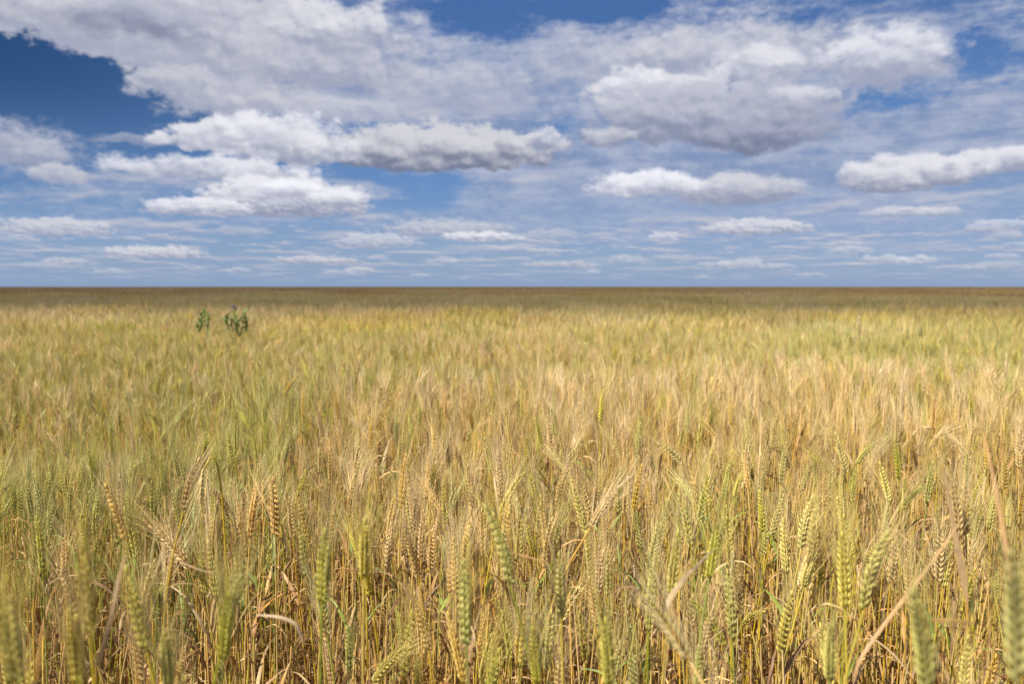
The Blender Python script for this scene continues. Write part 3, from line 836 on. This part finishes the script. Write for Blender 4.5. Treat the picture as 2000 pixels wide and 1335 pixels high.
# labels from what one sees: colour, posture, and where the ear stands in the picture
CN = {'G': 'green', 'Y': 'yellow green', 'A': 'golden', 'T': 'pale tan'}
ZX = ['at left edge', 'near left edge', 'in left part', 'left of centre', 'just left of middle', 'just right of middle', 'right of centre', 'by the diagonal blade', 'in right part', 'at right edge']
ZY = [(1000, 'upper near row'), (1090, 'middle near row'), (1190, 'lower near row'), (9999, 'lowest near row')]
from mathutils import Euler
buckets = {}
for q in chosen:
    d, x, y, s, kd, v, rz, t1, t2 = q
    pp = protos[kd, v]; vv = pp['ear'].arrays()[0]
    mt = Euler((t1, t2, rz)).to_matrix()
    c = mt @ Vector(vv.mean(0)) * s; b = mt @ Vector(vv[0]) * s
    px, py, f = project(x + c.x, y + c.y, c.z); bx, by, _ = project(x + b.x, y + b.y, b.z)
    lean = (px - bx) / max(1, abs(by - py))
    pose = 'upright' if abs(lean) < .22 else ('right leaning' if lean > 0 else 'left leaning')
    zx = ZX[min(9, max(0, int(px // 200)))]; zy = next(n_ for lim, n_ in ZY if py < lim)
    buckets.setdefault((CN[kd], pose, zx, zy), []).append((px, q))
ORD = ['leftmost', 'second from left', 'third from left', 'fourth from left', 'fifth from left', 'sixth from left', 'seventh from left', 'eighth from left']
for (cn, pose, zx, zy), lst in buckets.items():
    lst.sort(key=lambda t: t[0])
    for i, (px, q) in enumerate(lst):
        d, x, y, s, kd, v, rz, t1, t2 = q
        lab = f"{pose} {cn} wheat {zx}, {zy}" if len(lst) == 1 else f"{ORD[min(i, 7)]} {pose} {cn} wheat {zx}, {zy}"
        add_plant(part_mesh[kd, v], (x, y, 0), (t1, t2, rz), s, lab)

# plants that stand out, each grown to its own shape
def bez(p0, p1, p2, p3, n):
    t = np.linspace(0, 1, n)[:, None]
    return (1 - t) ** 3 * p0 + 3 * (1 - t) ** 2 * t * p1 + 3 * (1 - t) * t * t * p2 + t ** 3 * p3
for hi, (kd, b, t, off, hook, label) in enumerate(HEROES):
    rg = np.random.default_rng(900 + hi); b = np.array(b); t = np.array(t)
    d = unit(t - b); foot = np.array([b[0] + off - d[0] * .12, b[1] - d[1] * .1, 0])
    up = np.array([0, 0, 1.])
    if hook: stem = bez(foot, foot + up * .7, b - d * .06 + up * .05 + np.array([.035, 0, 0]), b, 16)
    else: stem = bez(foot, foot + up * .5, b - d * .22, b, 12)
    L = np.linalg.norm(t - b)
    side = np.cross(d, up) if abs(d[2]) < .95 else np.array([1., 0, 0])
    bow = unit(np.cross(np.cross(d, up), d) + 1e-6) if abs(d[2]) < .98 else np.array([0, 0, 0.])
    E = np.array([b + d * L * q + bow * math.sin(math.pi * q) * L * .05 for q in np.linspace(0, 1, 12)])
    ear, awn = make_ear(E - foot, kd, rg, 0, rg.uniform(-.5, .5))
    c = PAL[kd]; st = MB(); tube(st, stem - foot, np.linspace(.0022, .0013, len(stem)), 6, c[3], c[4])
    ms = [('stem', to_mesh('stem', [(st, M_STEM)])), ('ear', to_mesh('ear', [(ear, M_EAR)])), ('awns', to_mesh('awns', [(awn, M_AWN)]))]
    for i in range(3):
        j = (3, 5, 7)[i]
        ms.append(('leaf', to_mesh('leaf', [(make_leaf(rg, stem[j] - foot, rg.uniform(0, 6.28), rg.uniform(.13, .2), .009, LEAFC[rg.integers(5)], rg.uniform(1.8, 3), .5), M_LEAF)])))
    add_plant(ms, foot, (0, 0, 0), 1.0, label)

# dry blades and straws that lie across the near plants
for bi, (P, W, label) in enumerate(BLADES):
    rg = np.random.default_rng(300 + bi); P = np.array(P)
    k = max(9, len(P) * 3); tt = np.linspace(0, len(P) - 1, k)
    Q = np.stack([np.interp(tt, range(len(P)), P[:, q]) for q in range(3)], 1)
    for _ in range(2): Q[1:-1] = (Q[:-2] + 2 * Q[1:-1] + Q[2:]) / 4
    w = np.interp(tt, range(len(P)), W) * .001
    c0 = Q[0].copy(); d = unit(Q[-1] - Q[0]); view = unit(Q.mean(0) - np.array([0, 0, CAM_Z]))
    cs = unit(np.cross(d, view)); sides = [unit(cs + view * .35 * math.sin(3 * i / k + bi)) for i in range(k)]
    mb = MB(); col = np.array([(.42, .27, .13), (.46, .33, .18), (.38, .24, .12)][bi % 3])
    ribbon(mb, Q - c0, w, sides, np.array([col * rg.uniform(.92, 1.08) for _ in range(k)]), fold=.15)
    cat = 'straw' if 'straw' in label.split('lying')[0].split('slanting')[0] else 'dry leaf'
    o = link('dry_straw' if cat == 'straw' else 'dry_leaf', to_mesh('dry_leaf', [(mb, M_LEAF)]), loc=c0)
    tag(o, label, cat, 'dry blades and straws lying across the wheat')

# crop further off: square metres of it
y = 0
g = 1.0
for iy in range(0, 32):
    for ix in range(-30, 31):
        x, y = ix * g + .5, iy * g + .5; d = math.hypot(x, y)
        if d <= R2 + .25 or d > 31 or abs(x) > .74 * y + 3: continue
        kd = ripeness(x, y, rng)
        put(index[kd, int(rng.integers(3)), 2], x + rng.uniform(-.05, .05), y + rng.uniform(-.05, .05), 0, (0, 0, rng.integers(4) * math.pi / 2), 1 + crop_height(x, y) + rng.normal(0, .012))
# fill the seam between single plants and squares
for _ in range(5200):
    a = rng.uniform(rad(44), rad(136)); r = rng.uniform(R2 - .25, R2 + 1.0); x, y = r * math.cos(a), r * math.sin(a)
    kd = ripeness(x, y, rng); put(index[kd, int(rng.integers(NV)), 1], x, y, 0, (rng.normal(0, .05), rng.normal(0, .05), rng.uniform(0, 6.28)), rng.normal(.99, .04) + crop_height(x, y))
g = 4.0
for iy in range(6, 86):
    for ix in range(-66, 67):
        x, y = ix * g, iy * g; d = math.hypot(x, y)
        if d < 29 or d > 335 or abs(x) > .74 * y + 10: continue
        n_ = float(fbm(x, y, .03)) * .2
        kd = 'B' if rng.random() < min(.92, (d - 24) / 50 + n_ + .15) else 'YAAT'[rng.integers(4)]  # brown kind takes over with distance, adding to the shade there
        put(index[kd, int(rng.integers(3)), 3], x, y, float(gz(x, y)), (0, 0, rng.integers(4) * math.pi / 2), 1 + .04 * float(fbm(x, y, .08)) + rng.normal(0, .012))

pc = bpy.data.collections.new("wheat_kinds")           # not linked to the scene: only the shapes to repeat
for i, me in enumerate(stuff_meshes):
    o = bpy.data.objects.new(f"wheat_{i:03d}", me); pc.objects.link(o)
fm = bpy.data.meshes.new("wheat_field")
fm.vertices.add(len(pts)); fm.vertices.foreach_set('co', np.array(pts, dtype=np.float32).ravel())
a_ = fm.attributes.new('pick', 'INT', 'POINT'); a_.data.foreach_set('value', np.array(idx, dtype=np.int32))
a_ = fm.attributes.new('turn', 'FLOAT_VECTOR', 'POINT'); a_.data.foreach_set('vector', np.array(rot, dtype=np.float32).ravel())
a_ = fm.attributes.new('size', 'FLOAT', 'POINT'); a_.data.foreach_set('value', np.array(scl, dtype=np.float32))
fo = link("wheat_crop", fm)
tag(fo, "dense mass of ripening bearded wheat filling the whole field to the horizon", "wheat", kind='stuff')
gt = bpy.data.node_groups.new("scatter", 'GeometryNodeTree')
gt.interface.new_socket('Geometry', in_out='INPUT', socket_type='NodeSocketGeometry')
gt.interface.new_socket('Geometry', in_out='OUTPUT', socket_type='NodeSocketGeometry')
N = gt.nodes; L = gt.links
gi, go = N.new('NodeGroupInput'), N.new('NodeGroupOutput')
ci = N.new('GeometryNodeCollectionInfo'); ci.inputs['Collection'].default_value = pc
ci.inputs['Separate Children'].default_value = True; ci.inputs['Reset Children'].default_value = True
ip = N.new('GeometryNodeInstanceOnPoints'); ip.inputs['Pick Instance'].default_value = True
def attr(nm, tp):
    n = N.new('GeometryNodeInputNamedAttribute'); n.data_type = tp; n.inputs['Name'].default_value = nm
    return n.outputs['Attribute']
L.new(gi.outputs[0], ip.inputs['Points']); L.new(ci.outputs[0], ip.inputs['Instance'])
L.new(attr('pick', 'INT'), ip.inputs['Instance Index'])
er = N.new('FunctionNodeEulerToRotation'); L.new(attr('turn', 'FLOAT_VECTOR'), er.inputs[0]); L.new(er.outputs[0], ip.inputs['Rotation'])
L.new(attr('size', 'FLOAT'), ip.inputs['Scale']); L.new(ip.outputs[0], go.inputs[0])
md = fo.modifiers.new("scatter", 'NODES'); md.node_group = gt
print("instances", len(pts), "near", len(near))

# ------------------------------------------------------------------ thistles standing above the crop
M_THIS = straw_material("thistle_green", .15, .6, .3, var=.1)
def thistle(name, loc, branches, flower, label, seed):
    rg = np.random.default_rng(seed)
    root = bpy.data.objects.new(name, None); COL.objects.link(root); root.location = loc
    tag(root, label, 'thistle', 'thistles standing above the crop')
    st = MB(); base = np.zeros(3); gcol = np.array((.11, .19, .045)); tips = []
    top = np.array([.0, 0, .86]); tube(st, [base, top * .5 + (.01, 0, 0), top], [.006, .005, .0045], 6, gcol)
    for (dx, dz, bz) in branches:
        a = np.array([0, 0, bz]); e = np.array([dx, rg.uniform(-.04, .04), dz]); m_ = a * .5 + e * .5 + np.array([dx * .22, 0, -.02])
        P = bez(a, m_, e - (0, 0, .04), e, 8); tube(st, P, np.linspace(.0042, .0025, 8), 5, gcol * 1.1); tips.append((P, e))
    link('stem', to_mesh('stem', [(st, M_THIS)]), root)
    for P, e in tips:
        for j in range(14):
            q = P[min(7, 1 + (j * 7) // 14)]; az = rg.uniform(0, 6.28); up_ = rg.uniform(.35, .95)
            n = 7; pts_, sd_, W = [], [], []; p_ = q.copy(); a = up_; ln = rg.uniform(.055, .09)
            for i in range(n):
                t = i / (n - 1); pts_.append(p_.copy()); d = np.array([math.cos(az) * math.sin(a), math.sin(az) * math.sin(a), math.cos(a)])
                sd_.append(np.array([-math.sin(az), math.cos(az), 0])); W.append((.026 if i % 2 else .012) * math.sin(math.pi * min(1, t + .12)) + .001)
                p_ = p_ + d * ln / n; a += .10
            lf = MB(); ribbon(lf, pts_, W, sd_, np.array([gcol * rg.uniform(.8, 1.5)] * n), fold=.2)
            link('leaf', to_mesh('leaf', [(lf, M_THIS)], False), root)
        bud = MB(); floret(bud, e - (0, 0, .004), np.array([0, 0, 1.]), np.array([1., 0, 0]), .022, .009, gcol, gcol * 1.6, 7)
        link('bud', to_mesh('bud', [(bud, M_THIS)]), root)
    if flower:
        e = np.array(flower); s2 = MB(); tube(s2, bez(top * .95, top + (0, 0, .05), e - (0, 0, .05), e, 6), .003, 5, gcol * 1.3)
        link('flower_stalk', to_mesh('flower_stalk', [(s2, M_THIS)]), root)
        for (ox, oz, s_) in ((0, 0, 1.0), (.022, -.012, .7), (-.026, .004, .6)):
            o_ = e + (ox, 0, oz); bd = MB(); floret(bd, o_ - (0, 0, .018 * s_), np.array([0, 0, 1.]), np.array([1., 0, 0]), .024 * s_, .012 * s_, gcol, gcol * 1.4, 8)
            fh = link('flower_head', to_mesh('flower_head', [(bd, M_THIS)]), root)
            pt = MB()
            for j in range(70):
                az, a = rg.uniform(0, 6.28), rg.uniform(0, 1.1); d = np.array([math.cos(az) * math.sin(a), math.sin(az) * math.sin(a), math.cos(a)])
                w_ = unit(np.cross(d, rg.normal(size=3))) * .0016 * s_
                pt.add([o_ - w_, o_ + w_, o_ + d * .024 * s_ + w_, o_ + d * .024 * s_ - w_], [(0, 1, 2, 3)], np.array((.33, .16, .42)) * rg.uniform(.7, 1.25))
            link('petals', to_mesh('petals', [(pt, M_THIS)], False), fh)
TY = 7.6
thistle('thistle', ((398 - 1000) / 1556 * TY, TY, 0), [(-.045, .97, .70), (.0, 1.065, .74), (.05, 1.03, .72), (-.02, 1.03, .78), (.045, .98, .62), (-.06, .93, .7)], None,
        "dark green thistle without a flower, narrower and left of the flowering one", 5)
thistle('thistle', ((457 - 1000) / 1556 * TY, TY, 0), [(-.085, .98, .70), (-.07, 1.01, .74), (-.025, .99, .76), (.03, 1.02, .72), (.09, 1.05, .70), (.115, 1.0, .68), (.12, .96, .72), (.05, .98, .62), (.02, .95, .7)], (.0, .0, 1.10),
        "bushy green thistle with a purple flower on top, above the wheat", 6)

# two tall dry stalks and a far seed head that rise above the others
def stalk(x, y, h, dx, wid, head, label, col):
    mb = MB(); P = bez(np.zeros(3), np.array([0, 0, h * .5]), np.array([dx * .6, 0, h * .8]), np.array([dx, 0, h]), 10)
    tube(mb, P, np.linspace(wid, wid * .5, 10), 5, col)
    root = bpy.data.objects.new('grass_stalk', None); COL.objects.link(root); root.location = (x, y, float(gz(x, y)))
    tag(root, label, 'grass stalk')
    link('stem', to_mesh('stem', [(mb, M_STEM)]), root)
    hd = MB(); rg = np.random.default_rng(int(h * 100)); t = P[-1]
    for i in range(7):
        q = t + np.array([dx * .1 * rg.normal(), 0, -rg.uniform(0, head)]); d = np.array([rg.normal() * .35, rg.normal() * .35, 1.0])
        floret(hd, q, d, np.array([1., 0, 0]), head * .45, .0028, col, np.array(col) * 1.15, 4)
    link('seed_head', to_mesh('seed_head', [(hd, M_EAR)]), root)
stalk((1660 - 1000) / 1556 * 4.8, 4.8, 1.09, .05, .0022, .13, "pale dry stalk leaning right, rising above the green band on the right", (.62, .48, .28))
stalk((1685 - 1000) / 1556 * 14, 14, 1.17, .01, .004, .12, "faint thin dry stalk standing before the brown far field on the right", (.50, .36, .2))
stalk((1615 - 1000) / 1556 * 24, 24, 1.25, .0, .006, .12, "small dark seed head just under the horizon right of centre", (.20, .15, .09))
